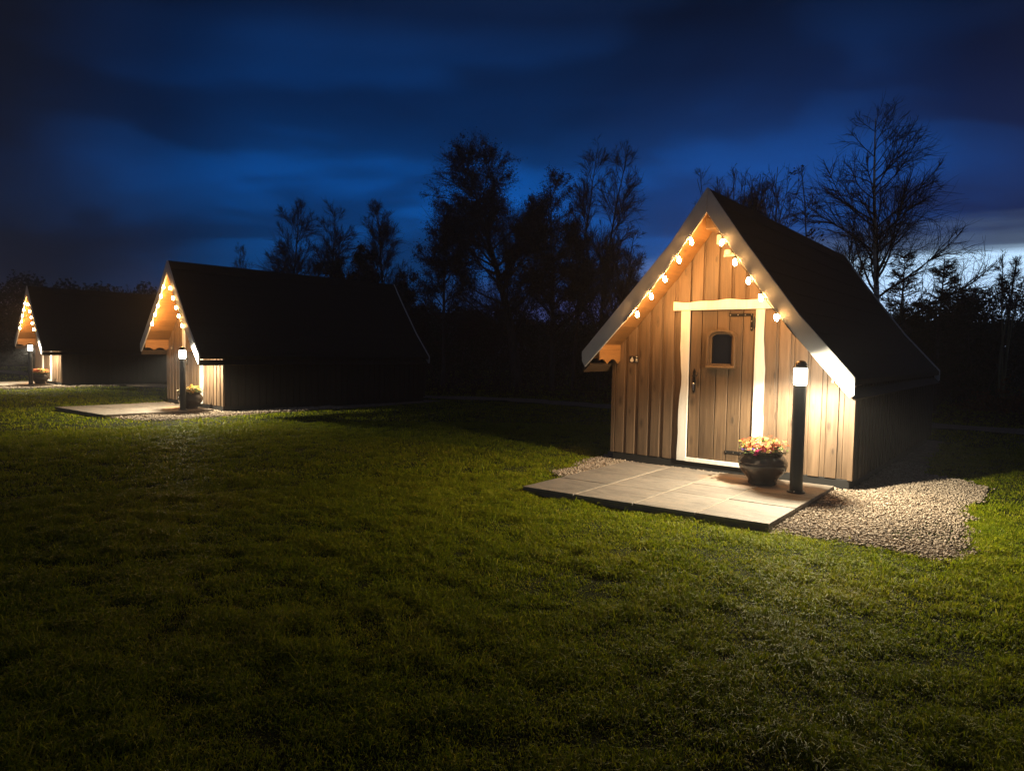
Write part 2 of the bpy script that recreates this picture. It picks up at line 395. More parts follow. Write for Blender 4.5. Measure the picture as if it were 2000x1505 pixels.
# gravel track behind the cabins
pv = []; pf = []
pts = [Vector((*p, 0)) for p in PATH]; fine = []
for a, b in zip(pts[:-1], pts[1:]):
    for k in range(8): fine.append(a.lerp(b, k/8))
fine.append(pts[-1])
for i, p in enumerate(fine):
    d = (fine[min(i+1, len(fine)-1)]-fine[max(i-1, 0)]).normalized(); nrm = Vector((-d.y, d.x, 0))
    hw = .62+.12*math.sin(i*1.7); pv += [p-nrm*hw+Vector((0, 0, .012)), p+Vector((0, 0, .03)), p+nrm*(hw+.1*math.sin(i*2.9))+Vector((0, 0, .012))]
for i in range(len(fine)-1): pf += [(3*i, 3*i+1, 3*i+4, 3*i+3), (3*i+1, 3*i+2, 3*i+5, 3*i+4)]
mb = MB(); mb.add(pv, pf, .5); struct(mb.build('path', M['gravel']))

def icos(n=0):
    import bmesh
    bm = bmesh.new(); bmesh.ops.create_icosphere(bm, subdivisions=1, radius=1); bm.verts.ensure_lookup_table()
    v = np.array([x.co[:] for x in bm.verts]); f = np.array([[y.index for y in x.verts] for x in bm.faces]); bm.free(); return v, f
IV, IF = icos()
def stones(k, poly, box, n, r0, r1, name):
    x = rng.uniform(box[0], box[1], n); y = rng.uniform(box[2], box[3], n)
    jit = .03
    wob = .16*(vnoise(x*4+7, y*4, 21)-.5); wob2 = .16*(vnoise(x*4, y*4+9, 22)-.5)
    ok = inpoly(x+wob+rng.normal(0, .035, n), y+wob2+rng.normal(0, .035, n), poly) & ~inpoly(x, y, [(p[0]*1.0, p[1]*1.0) for p in PATIO]) & ~((np.abs(x) < 1.53) & (y > .6))
    x, y = x[ok], y[ok]; n = len(x); r = rng.uniform(r0, r1, n)*rng.uniform(.7, 1.3, n)
    s = np.stack([r*rng.uniform(.8, 1.4, n), r*rng.uniform(.7, 1.1, n), r*rng.uniform(.5, .85, n)], -1)
    v = IV[None]*s[:, None, :]*rng.uniform(.78, 1.2, (n, len(IV), 1))
    a = rng.uniform(0, 6.28, n); b = rng.normal(0, .35, n)
    c, sn = np.cos(a)[:, None], np.sin(a)[:, None]; cb, sb = np.cos(b)[:, None], np.sin(b)[:, None]
    vx, vy, vz = v[..., 0], v[..., 1], v[..., 2]
    vx, vz = vx*cb-vz*sb, vx*sb+vz*cb
    vx, vy = vx*c-vy*sn, vx*sn+vy*c
    mound = .018*np.clip(vnoise(x*2.2, y*2.2, 8), 0, 1)
    V = np.stack([vx+x[:, None], vy+y[:, None], vz+(-.006+mound+rng.uniform(-.006, .010, n))[:, None]], -1)
    F = (IF[None]+(np.arange(n)*len(IV))[:, None, None]).reshape(-1, 3)
    o = npmesh(name, V.reshape(-1, 3), F, np.full(len(F), 3), M['stone'], tint=np.repeat(rng.random(n)**.8, len(IV)), smooth=True)
    o.location = (CAB[k][0], CAB[k][1], 0); o.rotation_euler = (0, 0, CAB[k][2]); struct(o, 'stuff')
    return o
for k, (poly, nst) in enumerate(((GRAV, 70000), (GRAV2, 17000), (GRAV2, 7000))):
    mb = MB(); mb.prism([(p[0], p[1]) for p in poly], -.06, -.014, 'z', .5)
    o = struct(mb.build('gravel', M['gravel'])); o.location = (CAB[k][0], CAB[k][1], 0); o.rotation_euler = (0, 0, CAB[k][2])
    f = (1, 1.7, 2.4)[k]
    stones(k, poly, (-2.1, 2.9, -1.95, 3.4), nst, .0075*f, .0125*f, 'gravel_stones')

# patios
def blerp(u, v):
    a, b, c, d = [Vector(p) for p in PATIO]; return (a.lerp(b, u)).lerp(d.lerp(c, u), v)
def make_patio(k):
    o0 = link(bpy.data.objects.new('patio', None)); o0.location = (CAB[k][0], CAB[k][1], 0); o0.rotation_euler = (0, 0, CAB[k][2]); struct(o0)
    mb = MB(); g = .0035
    rows = [[0, .31, .655, 1], [0, .31, .655, 1], [0, .35, .60, 1], [0, .35, .60, 1]]
    us = [0, .245, .502, .745, 1]
    tiles = []
    for c in range(4):
        for a, b in zip(rows[c][:-1], rows[c][1:]): tiles.append((us[c], us[c+1], a, b))
    for (u0, u1, v0, v1) in tiles:
        q = [blerp(u0+(g if u0 > 0 else 0), v0+(g if v0 > 0 else 0)), blerp(u1-(g if u1 < 1 else 0), v0+(g if v0 > 0 else 0)),
             blerp(u1-(g if u1 < 1 else 0), v1-(g if v1 < 1 else 0)), blerp(u0+(g if u0 > 0 else 0), v1-(g if v1 < 1 else 0))]
        dz = random.uniform(-.0025, .0025)
        mb.prism([(p.x, p.y) for p in q], .022, .060+dz, 'z')
    mb.build('slab', M['slab'], o0, bevel=.004)
    mb = MB(); c = Vector((.14, -.75))
    mb.prism([tuple(c+(Vector(p)-c)*.975) for p in PATIO], -.05, .055, 'z', .5); mb.build('mortar_bed', M['mortar'], o0)
for k in range(3): make_patio(k)

# ------------------------------------------------------------------ grass
def blades(n, d0, d1, h, wd, name_seed):
    r = np.sqrt(rng.uniform(d0*d0, d1*d1, n)); az = rng.uniform(-.80, .80, n)
    x = r*np.sin(az); y = r*np.cos(az)
    ok = np.ones(n, bool)
    for k in range(3):
        lx, ly = to_local(k, x, y)
        jx = lx+.16*(vnoise(lx*4+7, ly*4, 21)-.5)+rng.normal(0, .035, n); jy = ly+.16*(vnoise(lx*4, ly*4+9, 22)-.5)+rng.normal(0, .035, n)
        ok &= ~inpoly(jx, jy, GRAV if k == 0 else GRAV2)
        ok &= ~inpoly(lx, ly, [(-1.125, -2.0), (1.43, -1.79), (1.43, .5), (-1.14, .3)])
        ok &= ~((np.abs(lx) < 1.75) & (ly > .3) & (ly < 7))
    ok &= path_dist(x, y)+rng.normal(0, .06, n) > .62
    return x[ok], y[ok], h, wd
gvv, gll, gss, gtt = [], [], [], []; goff = 0
def grass_lod(n, d0, d1, h, wd):
    global goff
    x, y, h, wd = blades(n, d0, d1, h, wd, 0); n = len(x)
    cl = vnoise(x*5.5, y*5.5, 11); cl2 = vnoise(x*1.4+5, y*1.4, 12); cl3 = vnoise(x*14, y*14, 13)
    keep = rng.random(n) < .25+.85*np.clip(cl*.7+cl3*.6, 0, 1)
    x, y, cl, cl2, cl3 = x[keep], y[keep], cl[keep], cl2[keep], cl3[keep]; n = len(x)
    H = h*(.15+1.1*cl**1.3+.5*cl3)*rng.uniform(.55, 1.25, n)*(.75+.5*cl2)
    tall = rng.random(n) < .012; H[tall] *= 1.9
    a = rng.uniform(0, 6.283, n); lean = rng.uniform(.35, 1.7, n)*H; la = rng.uniform(0, 6.283, n)+cl2*3
    wx, wy = np.cos(a)*wd*.5, np.sin(a)*wd*.5
    lx, ly = np.cos(la)*lean, np.sin(la)*lean
    z0 = gz(x, y)-.004
    b = np.stack([x, y, z0], -1)
    W0 = np.stack([wx, wy, np.zeros(n)], -1)
    mid = b+np.stack([lx*.35, ly*.35, H*.66], -1); tip = b+np.stack([lx, ly, H*(1-.30*lean/np.maximum(H, 1e-4))], -1)
    V = np.stack([b-W0, b+W0, mid+W0*.8, mid-W0*.8, tip], 1)
    i0 = goff+np.arange(n)*5
    L = np.stack([i0, i0+1, i0+2, i0+3, i0+3, i0+2, i0+4], -1)
    gvv.append(V.reshape(-1, 3)); gll.append(L.ravel()); gss.append(np.tile([4, 3], n)); goff += 5*n
    tt = np.clip(rng.random(n)*.75+.25*cl2, 0, 1); dry = rng.random(n) < .05; tt[dry] = 1.5
    gtt.append(np.repeat(tt, 5))
grass_lod(200000, 2.0, 4.2, .044, .0045)
grass_lod(440000, 4.2, 8.0, .044, .0062)
grass_lod(330000, 8.0, 14.0, .045, .0100)
grass_lod(170000, 14.0, 26.0, .042, .017)
grass_lod(60000, 26.0, 50.0, .05, .035)
struct(npmesh('grass', np.concatenate(gvv), np.concatenate(gll), np.concatenate(gss), M['grass'], tint=np.concatenate(gtt)), 'stuff')

# ------------------------------------------------------------------ cabin
WL, OV, R = 1.545, .586, 6.624
OUTL = [(0, 3.437), (-.435, 2.845), (-.915, 2.322), (-1.678, 1.500)]
OUTR = [(0, 3.437), (.433, 2.815), (1.075, 1.945), (1.655, 1.285)]
INL = [(0, 3.145), (-.500, 2.500), (-.960, 1.985), (-1.631, 1.300)]
INR = [(0, 3.145), (.320, 2.690), (.975, 1.790), (1.610, 1.075)]
def prof(pts, x):
    x = abs(x)
    for (a, za), (b, zb) in zip(pts[:-1], pts[1:]):
        if abs(b) >= x: return za+(zb-za)*(x-abs(a))/(abs(b)-abs(a))
    (a, za), (b, zb) = pts[-2:]; return za+(zb-za)*(x-abs(a))/(abs(b)-abs(a))
def sof(x):      # underside of the roof
    return (prof(INL, x) if x < 0 else prof(INR, x))+.10
def make_cabin():
    root = thing('cabin', 'nearest timber cabin, its lit plank gable facing the lawn with a white framed door', 'cabin', (CAB[0][0], CAB[0][1], 0), CAB[0][2], 'A frame timber camping cabins')
    # front gable: back boards and proud boards
    DX0, DX1, DZ = -.43, .44, 2.06
    mb = MB()
    def board(x0, x1, y0, y1, z0, dz=.0, tint=None):
        for (a, b, zb) in ([(x0, x1, z0)] if (x1 <= DX0 or x0 >= DX1) else ([(x0, DX0, z0)] if x0 < DX0 else [])+[(max(x0, DX0), min(x1, DX1), DZ)]+([(DX1, x1, z0)] if x1 > DX1 else [])):
            if b-a < .004: continue
            za, zc = sof(a)-dz, sof(b)-dz
            top = [(b, zc), (a, za)] if not (a < 0 < b) else [(b, zc), (0, sof(0)-dz), (a, za)]
            if min(za, zc) <= zb+.01: continue
            mb.prism([(a, zb), (b, zb)]+top, y0, y1, 'y', tint)
    x = -WL
    while x < WL-.01:                                   # under boards
        x2 = min(x+.186, WL); board(x+.0015, x2-.0015, OV+.022, OV+.042, .12); x = x2
    x = -1.49; 
    for k in range(17):                                 # over boards
        wv = .118+.022*random.random(); a = -1.49+k*.1835+random.uniform(-.008, .008)
        if a+wv > WL: break
        board(a, a+wv, OV, OV+.0215, .115+random.uniform(0, .006), .004)
    mb.box(-WL-.004, -WL+.05, OV-.004, OV+.045, .115, 1.46); mb.box(WL-.05, WL+.004, OV-.004, OV+.045, .115, 1.22)
    mb.build('front_wall', M['clad'], root, bevel=.003)
    # side walls: vertical battens
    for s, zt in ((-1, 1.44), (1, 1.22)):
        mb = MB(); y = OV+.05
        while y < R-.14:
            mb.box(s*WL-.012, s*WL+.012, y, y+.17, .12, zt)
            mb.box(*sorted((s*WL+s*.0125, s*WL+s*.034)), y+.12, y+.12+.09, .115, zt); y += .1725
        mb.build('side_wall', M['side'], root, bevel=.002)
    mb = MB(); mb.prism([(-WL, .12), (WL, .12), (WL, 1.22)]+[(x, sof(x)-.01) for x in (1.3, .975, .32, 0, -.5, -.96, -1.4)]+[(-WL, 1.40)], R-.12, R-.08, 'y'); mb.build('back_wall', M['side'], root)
    mb = MB(); mb.box(-WL+.03, WL-.03, OV+.012, R-.10, -.04, .118); mb.build('plinth', M['plinth'], root, bevel=.004)
    # roof: two shells, soffit boards under them, ridge cap
    for P_, s in ((OUTL, -1), (OUTR, 1)):
        mb = MB(); up = [(x, z-.036) for x, z in P_]; lo = [(x, (prof(INL, x) if s < 0 else prof(INR, x))+.125) for x, z in P_]
        xe = P_[-1][0]; up[-1] = (xe-s*.012, up[-1][1]+.012); lo[-1] = (xe-s*.012, up[-1][1]-.06)
        mb.prism(up+lo[::-1], .031, R-.031, 'y'); rf = mb.build('roof', M['roof'], root)
        # felt courses as slight laps
        lap = MB(); n = 9
        for i in range(n):
            t0 = (i+.9)/n
            tot = [(Vector(a), Vector(b)) for a, b in zip(up[:-1], up[1:])]; L = sum((b-a).length for a, b in tot); dd = t0*L*.985
            for a, b in tot:
                l = (b-a).length
                if dd <= l: p = a.lerp(b, dd/l); d = (b-a).normalized(); break
                dd -= l
            nrm = Vector((-d.y, d.x)); nrm = nrm if nrm.y > 0 else -nrm
            lap.prism([tuple(p-d*.03+nrm*.001), tuple(p+nrm*.001), tuple(p+nrm*.005), tuple(p-d*.03+nrm*.003)], .034, R-.034, 'y')
        lap.build('felt_lap', M['roof'], rf)
        # soffit
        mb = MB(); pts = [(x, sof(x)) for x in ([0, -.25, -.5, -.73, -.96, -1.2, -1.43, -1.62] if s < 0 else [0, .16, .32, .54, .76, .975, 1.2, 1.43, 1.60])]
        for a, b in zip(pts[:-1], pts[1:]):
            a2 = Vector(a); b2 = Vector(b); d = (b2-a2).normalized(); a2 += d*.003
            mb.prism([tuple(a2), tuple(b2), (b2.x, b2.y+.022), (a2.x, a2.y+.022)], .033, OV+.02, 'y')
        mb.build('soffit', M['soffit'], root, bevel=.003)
    mb = MB(); mb.prism([(-.13, 3.437-.204), (0, 3.437-.026), (.13, 3.437-.218), (.13, 3.437-.198), (0, 3.437-.004), (-.13, 3.437-.184)], .035, R-.035, 'y'); mb.build('ridge_cap', M['roof'], root)
    # barge boards front and back
    for y0, y1 in ((0, .030), (R-.030, R)):
        for o_, i_, cut, s in ((OUTL, INL, .115, -1), (OUTR, INR, .185, 1)):
            g_ = s*.0032
            pts = [(max(g_, x, key=abs), z) for x, z in o_]+[(o_[-1][0], o_[-1][1]-cut)]+[(max(g_, x, key=abs), z) for x, z in i_[::-1]]
            mb = MB(); mb.prism(pts, y0, y1, 'y'); mb.build('bargeboard', M['barge'], root, bevel=.002)
    # valances under the porch eaves, and the loose eave board outside them
    for s, z1, zs, z0, xb, zb in ((-1, 1.598, 1.530, 1.395, -1.55, 1.335), (1, 1.390, 1.335, 1.225, 1.545, 1.150)):
        mb = MB(); mb.box(*sorted((s*1.425, s*1.447)), .036, OV-.002, zs+.002, z1)
        ys = np.linspace(.036, OV-.002, 41); lo = []
        for y in ys:
            tt = (y-.036)/(OV-.038); lo.append((y, z0-.055+.065*abs(math.sin(math.pi*(1.95*tt+.28)))**.9))
        mb.prism([(ys[-1], zs), (ys[0], zs)]+lo, *sorted((s*1.425, s*1.447)), 'x'); mb.build('valance', M['soffit'], root)
        mb = MB(); d = Vector((s*.105, -.105)); p = Vector((xb, zb)); nrm = Vector((s*.018, .018))
        mb.prism([tuple(p), tuple(p+d), tuple(p+d+nrm), tuple(p+nrm)], .02, R-.05, 'y'); mb.build('eave_board', M['side' if s > 0 else 'clad'], root, bevel=.003)  # right board takes the shade-darkened cladding colour
    # ridge beam end, boxes up in the gable
    mb = MB(); mb.box(-.075, .075, .16, OV-.002, 2.985, 3.115); mb.build('ridge_beam', M['trimwood'], root, bevel=.006)
    mb = MB(); mb.box(-.085, .03, OV-.062, OV-.004, 2.855, 2.975); mb.build('junction_box', M['bulbw'], root, bevel=.01)
    mb = MB(); mb.box(.0, .16, OV-.022, OV-.004, 2.70, 2.745); mb.lathe([(.001, -.035), (.03, -.03), (.045, 0), (.04, .03), (.001, .04)], 16, (.06, OV-.05, 2.745)); mb.build('sensor', M['bulbw'], root, smooth=True)
    # door surround: wavy-edged white boards
    def wavy(x, z0, z1, s, w0, amp, seed):
        rr = random.Random(seed); zs = np.linspace(z0, z1, 17)
        return [(x+s*(w0+amp*(math.sin(z*3.1+seed)+.6*math.sin(z*7.7+seed*2)+rr.uniform(-.35, .35))), z) for z in zs]
    mb = MB()
    e = wavy(-.415, .115, 2.06, -1, .115, .014, 1); mb.prism([(-.415, .115), (-.415, 2.05)]+[(a, min(z, 2.05)) for a, z in e[::-1]], OV-.034, OV-.001, 'y')
    e = wavy(.425, .115, 2.06, 1, .115, .011, 5); mb.prism([(.425, 2.05), (.425, .115)]+[(a, min(z, 2.05)) for a, z in e], OV-.034, OV-.001, 'y')
    xs_ = np.linspace(.66, -.64, 20); tp = [(x, 2.165+.010*math.sin(x*6+1)+.006*math.sin(x*17)) for x in xs_]
    mb.prism([(-.64, 2.052), (.66, 2.052)]+tp, OV-.046, OV-.002, 'y')
    mb.box(-.414, .424, OV-.030, OV+.03, .112, .163)
    mb.build('door_surround', M['white'], root, bevel=.005)
    # door
    mb = MB(); ed = [-.412, -.262, -.064, .094, .262, .422]
    wx0, wx1, wz0, wz1 = -.138, .156, 1.36, 1.745
    for a, b in zip(ed[:-1], ed[1:]):
        a, b = a+.004, b-.004
        lo, hi = max(a, wx0), min(b, wx1)
        tn = random.random()
        if hi <= lo: mb.box(a, b, OV+.004, OV+.03, .168, 2.05, tn)
        else:
            mb.box(a, b, OV+.004, OV+.03, .168, wz0, tn); mb.box(a, b, OV+.004, OV+.03, wz1, 2.05, tn)
            if lo-a > .005: mb.box(a, lo, OV+.004, OV+.03, wz0, wz1, tn)
            if b-hi > .005: mb.box(hi, b, OV+.004, OV+.03, wz0, wz1, tn)
    for x in ed[1:-1]:                                  # cover strips
        if wx0-.02 < x < wx1+.02: mb.box(x-.006, x+.006, OV+.0315, OV+.05, .168, wz0); mb.box(x-.006, x+.006, OV+.0315, OV+.05, wz1, 2.05)
        else: mb.box(x-.006, x+.006, OV+.0315, OV+.05, .168, 2.05)
    door = mb.build('door', M['door'], root, bevel=.006)
    def arch(x0, x1, z0, zs, zt, n=14):
        c = (x0+x1)/2; h = (x1-x0)/2
        return [(x0, z0), (x1, z0)]+[(c+h*math.cos(math.pi*i/n), zs+(zt-zs)*math.sin(math.pi*i/n)) for i in range(n+1)]
    def ring(mb, o_, i_, y0, y1, tint=.6):
        n = len(o_); vs = [(x, y0, z) for x, z in o_]+[(x, y0, z) for x, z in i_]+[(x, y1, z) for x, z in o_]+[(x, y1, z) for x, z in i_]
        fs = []
        for k in range(n):
            j = (k+1) % n; fs += [(k, j, n+j, n+k), (2*n+k, 3*n+k, 3*n+j, 2*n+j), (k, 2*n+k, 2*n+j, j), (n+k, n+j, 3*n+j, 3*n+k)]
        mb.add(vs, fs, tint)
    mb = MB(); ring(mb, arch(-.178, .190, 1.325, 1.735, 1.810), arch(-.150, .164, 1.36, 1.705, 1.780), OV-.048, OV+.003, .5)
    ring(mb, arch(-.149, .163, 1.361, 1.704, 1.779), arch(-.120, .136, 1.380, 1.700, 1.757), OV-.018, OV+.004, .9)
    wf = mb.build('window_frame', M['trimwood'], door, bevel=.003)
    mb = MB(); mb.tube([(-.172, OV-.045, 1.335), (.188, OV-.045, 1.335)], .020, 12); mb.build('sill', M['trimwood'], door, smooth=True)
    mb = MB(); mb.prism(arch(-.130, .147, 1.362, 1.70, 1.760), OV+.012, OV+.018, 'y'); mb.build('window_pane', M['glass'], door)
    for z, v in ((1.984, 1), (.288, 0)):
        mb = MB(); mb.prism([(.086, z-.012), (.10, z-.018), (.384, z-.016), (.384, z+.016), (.10, z+.018), (.086, z+.012)], OV-.008, OV+.0035, 'y')
        if v: mb.prism([(.356, 1.80), (.370, 1.782), (.384, 1.80), (.384, 1.967), (.356, 1.967)], OV-.008, OV+.0035, 'y'); zc = 1.885
        else: zc = .288
        mb.tube([(.41, OV-.040, zc-.075), (.41, OV-.040, zc+.075)], .008, 8)
        mb.box(.385, .41, OV-.042, OV-.034, zc-.02, zc+.02); mb.box(.41, .428, OV-.042, OV-.036, zc-.07, zc+.055)
        hg = mb.build('hinge', M['iron'], door, bevel=.0015)
        for xx, zz in ([(.105, z), (.20, z), (.29, z), (.365, z)]+([(.37, 1.905), (.37, 1.82)] if v else [])):
            mb = MB(); mb.lathe([(.0075, -.001), (.0065, .003), (.001, .005)], 8, M4=Matrix.Translation((xx, OV-.0085, zz)) @ Matrix.Rotation(math.pi/2, 4, 'X'))
            mb.build('screw', M['steel'], door, smooth=True)
    mb = MB(); mb.prism([(-.360, 1.02), (-.343, .995), (-.326, 1.02), (-.326, 1.13), (-.320, 1.15), (-.326, 1.17), (-.326, 1.27), (-.343, 1.306), (-.360, 1.27), (-.360, 1.17), (-.366, 1.15), (-.360, 1.13)], OV-.006, OV+.0035, 'y')
    hp = mb.build('door_handle', M['iron'], door, bevel=.0015)
    mb = MB(); mb.tube([(-.343, OV-.004, 1.215), (-.343, OV-.05, 1.215), (-.325, OV-.055, 1.214), (-.295, OV-.055, 1.218), (-.272, OV-.055, 1.238), (-.268, OV-.055, 1.258), (-.285, OV-.055, 1.262)], [.009, .009, .009, .008, .008, .007, .006], 8); mb.build('lever', M['iron'], door, smooth=True)
    mb = MB(); mb.lathe([(.016, 0), (.015, .012), (.008, .02), (.001, .022)], 12, M4=Matrix.Translation((-.346, OV-.0065, 1.115)) @ Matrix.Rotation(math.pi/2, 4, 'X'))
    mb.prism([(-.352, 1.03), (-.340, 1.03), (-.336, 1.10), (-.356, 1.10)], OV-.010, OV-.0065, 'y'); mb.build('lock_cover', M['steel'], door, smooth=True)
    # plaque: white drop-shaped symbol and small marks on black
    mb = MB(); mb.box(-1.280, -1.146, OV-.010, OV-.001, 1.365, 1.455); pl = mb.build('number_plaque', M['black'], root, bevel=.002)
    mb = MB(); cx_, cz_ = -1.240, 1.395
    drop = [(cx_+.005, 1.444)]+[(cx_+.026*math.cos(a), cz_+.022*math.sin(a)) for a in np.linspace(.5, -math.pi-.5, 14)]
    mb.prism(drop, OV-.0125, OV-.0105, 'y')
    mb.prism([(-1.182, 1.436), (-1.160, 1.438), (-1.156, 1.448), (-1.176, 1.449)], OV-.0125, OV-.0105, 'y')
    mb.prism([(-1.180+.014*math.cos(a)+.010, 1.408+.012*math.sin(a)) for a in np.linspace(0, 2*math.pi, 12, False)], OV-.0125, OV-.0105, 'y')
    mb.box(-1.188, -1.154, OV-.0125, OV-.0105, 1.380, 1.388); mb.build('plaque_marking', M['bulbw'], pl)
    return root
cab = make_cabin()
CL = ['nearest timber cabin, its lit plank gable facing the lawn with a white framed door',
      'middle timber cabin of the row, long dark roof side turned to the lawn',
      'farthest timber cabin at the left edge of the row, beyond the middle cabin']
for k in (1, 2):
    c = copy_tree(cab); c.location = (CAB[k][0], CAB[k][1], 0); c.rotation_euler = (0, 0, CAB[k][2]); c['label'] = CL[k]

# ------------------------------------------------------------------ festoon lights
BP = [(-.861, 1.982), (-.675, 2.199), (-.499, 2.402), (-.321, 2.620), (-.171, 2.823), (.200, 2.783), (.360, 2.546), (.523, 2.330), (.665, 2.135), (.844, 1.913)]
SL = ['string of ten glowing bulbs along the gable of the nearest cabin', 'string of ten glowing bulbs along the gable of the middle cabin', 'string of ten glowing bulbs along the gable of the farthest cabin']
def make_string():
    root = thing('string_lights', SL[0], 'string lights', (CAB[0][0], CAB[0][1], 0), CAB[0][2], 'warm bulb strings under the gables')
    yb = -.010; cab_pts = []
    anc = [(x, (prof(INL, x) if x < 0 else prof(INR, x))-.006) for x, z in BP]
    cab_pts.append((-1.05, yb+.01, prof(INL, -1.05)-.004))
    for i, (x, z) in enumerate(anc):
        cab_pts.append((x, yb, z))
        if i == 4: cab_pts.append((0, yb, prof(INL, 0)-.012))
        elif i < 9: x2, z2 = anc[i+1]; cab_pts.append(((x+x2)/2, yb, (z+z2)/2-.016))
    cab_pts.append((1.05, yb+.01, prof(INR, 1.05)-.004))
    mb = MB(); mb.tube(cab_pts, .0045, 6); mb.build('cable', M['cable'], root, smooth=True)
    for (x, z), (ax, az) in zip(BP, anc):
        mb = MB(); mb.lathe([(.005, az-z+.004), (.006, .058), (.012, .052), (.0125, .036), (.001, .034)], 10); o = mb.build('bulb_holder', M['cable'], root, smooth=True); o.location = (x, yb, z)
        mb = MB(); mb.lathe([(.012, .036), (.015, .026), (.020, .006), (.023, -.010), (.020, -.026), (.011, -.037), (.001, -.041)], 10); o = mb.build('bulb', M['bulb'], root, smooth=True); o.location = (x, yb, z)
        o.rotation_euler = (random.uniform(-.15, .15), random.uniform(-.3, .3), 0)
    return root
sl = make_string()
for k in (1, 2):
    c = copy_tree(sl); c.location = (CAB[k][0], CAB[k][1], 0); c.rotation_euler = (0, 0, CAB[k][2]); c['label'] = SL[k]

# ------------------------------------------------------------------ bollard lamps
LP = [(3.014, 7.040), (-7.236, 14.779), (-16.244, 22.70)]
BL = ['lit black bollard lamp standing on the patio of the nearest cabin', 'lit black bollard lamp standing on the patio of the middle cabin', 'lit black bollard lamp in front of the farthest cabin']
def make_bollard():
    root = thing('bollard_lamp', BL[0], 'bollard lamp', (*LP[0], .0605), CAB[0][2], 'black bollard lamps by the cabin doors')
    mb = MB(); mb.lathe([(.064, .006), (.064, 1.125), (.060, 1.132), (.001, 1.134)], 32); mb.build('post', M['black'], root, smooth=True)
    mb = MB(); mb.lathe([(.092, 0), (.092, .010), (.088, .016), (.066, .018), (.066, .03), (.0645, .034)], 32); bp = mb.build('base_plate', M['black'], root, smooth=True)
    for k in range(3):
        mb = MB(); mb.lathe([(.008, .016), (.008, .024), (.005, .027), (.001, .027)], 8); b = mb.build('bolt', M['steel'], bp); a = .6+k*2.09; b.location = (.079*math.cos(a), .079*math.sin(a), 0)
    mb = MB(); mb.lathe([(.056, 1.134), (.066, 1.15), (.068, 1.20), (.066, 1.30), (.062, 1.312)], 32); mb.build('diffuser', M['frost'], root, smooth=True)
    mb = MB(); mb.lathe([(.001, 1.312), (.072, 1.312), (.072, 1.324), (.066, 1.345), (.050, 1.372), (.026, 1.388), (.001, 1.392)], 32); mb.build('cap', M['cap'], root, smooth=True)
    return root
bl = make_bollard(); bls = [bl]
for k in (1, 2):
    c = copy_tree(bl); c.location = (*LP[k], .0605); c.rotation_euler = (0, 0, CAB[k][2]); c['label'] = BL[k]; bls.append(c)
ld = bpy.data.lights.new('lamp_light', 'POINT'); ld.energy = LAMP_W; ld.color = (1, .86, .61); ld.shadow_soft_size = .022
ld.use_nodes = True; t = NT(ld.node_tree)          # bollard optic: most of the light is thrown down onto the ground close by
nz = t.n('ShaderNodeSeparateXYZ', i_0=t.n('ShaderNodeTexCoord').outputs['Normal']).outputs[2]
LS = t.ramp(t.math('MULTIPLY', nz, -1.0), [(.0, .10), (.12, .11), (.22, .32), (.34, .72), (.50, .95), (1, .8)])
em = t.n('ShaderNodeEmission', i_Strength=t.math('MULTIPLY', LS, 2.5)); t.n('ShaderNodeOutputLight', i_Surface=em.outputs[0])
for b in bls:
    o = link(bpy.data.objects.new('lamp_light', ld)); o.parent = b; o.location = (0, 0, 1.262)

# ------------------------------------------------------------------ flower pots
PL = [(0.745, .03), (.94, .12), (.94, .12)]
PT = ['round dark glazed pot beside the door of the nearest cabin', 'round dark glazed pot beside the lamp of the middle cabin', 'round dark glazed pot beside the lamp of the farthest cabin']
FT = ['mixed orange, yellow and purple flowers in the pot of the nearest cabin', 'pale yellow flowers in the pot of the middle cabin', 'orange flowers in the pot of the farthest cabin']
def make_pot():
    x, y = to_world(0, *PL[0])
    root = thing('flower_pot', PT[0], 'flower pot', (x, y, .0605), .3, 'dark glazed pots by the cabin doors')
    mb = MB(); pr = [(.150, 0), (.155, .012), (.150, .03), (.158, .055), (.195, .10), (.240, .15), (.258, .20), (.262, .222), (.256, .236), (.262, .246), (.254, .262), (.248, .28), (.225, .312), (.205, .330), (.215, .345), (.238, .362), (.246, .372), (.242, .380), (.222, .378), (.200, .352), (.19, .33)]
    mb.lathe(pr, 48); mb.build('pot_body', M['pot'], root, smooth=True)
    mb = MB(); mb.lathe([(.001, .325), (.10, .335), (.198, .338)], 24); mb.build('soil', M['soil'], root, smooth=True)
    return root
pot = make_pot()
for k in (1, 2):
    c = copy_tree(pot); x, y = to_world(k, *PL[k]); c.location = (x, y, .0605); c['label'] = PT[k]
def blossom_mesh(mb, c, r, nrm):
    nrm = Vector(nrm).normalized(); u = nrm.orthogonal().normalized(); w = nrm.cross(u); tn = random.random(); a0 = random.random()*6
    for k in range(5):
        a = a0+k*1.2566; d = u*math.cos(a)+w*math.sin(a); e = nrm.cross(d)
        p = [c, c+d*r*.55+e*r*.42+nrm*r*.15, c+d*r+e*r*.18+nrm*r*.05, c+d*r-e*r*.18+nrm*r*.05, c+d*r*.55-e*r*.42+nrm*r*.15]
        mb.add(p, [(0, 1, 2, 3, 4)], min(1, max(0, tn+random.uniform(-.2, .2))))
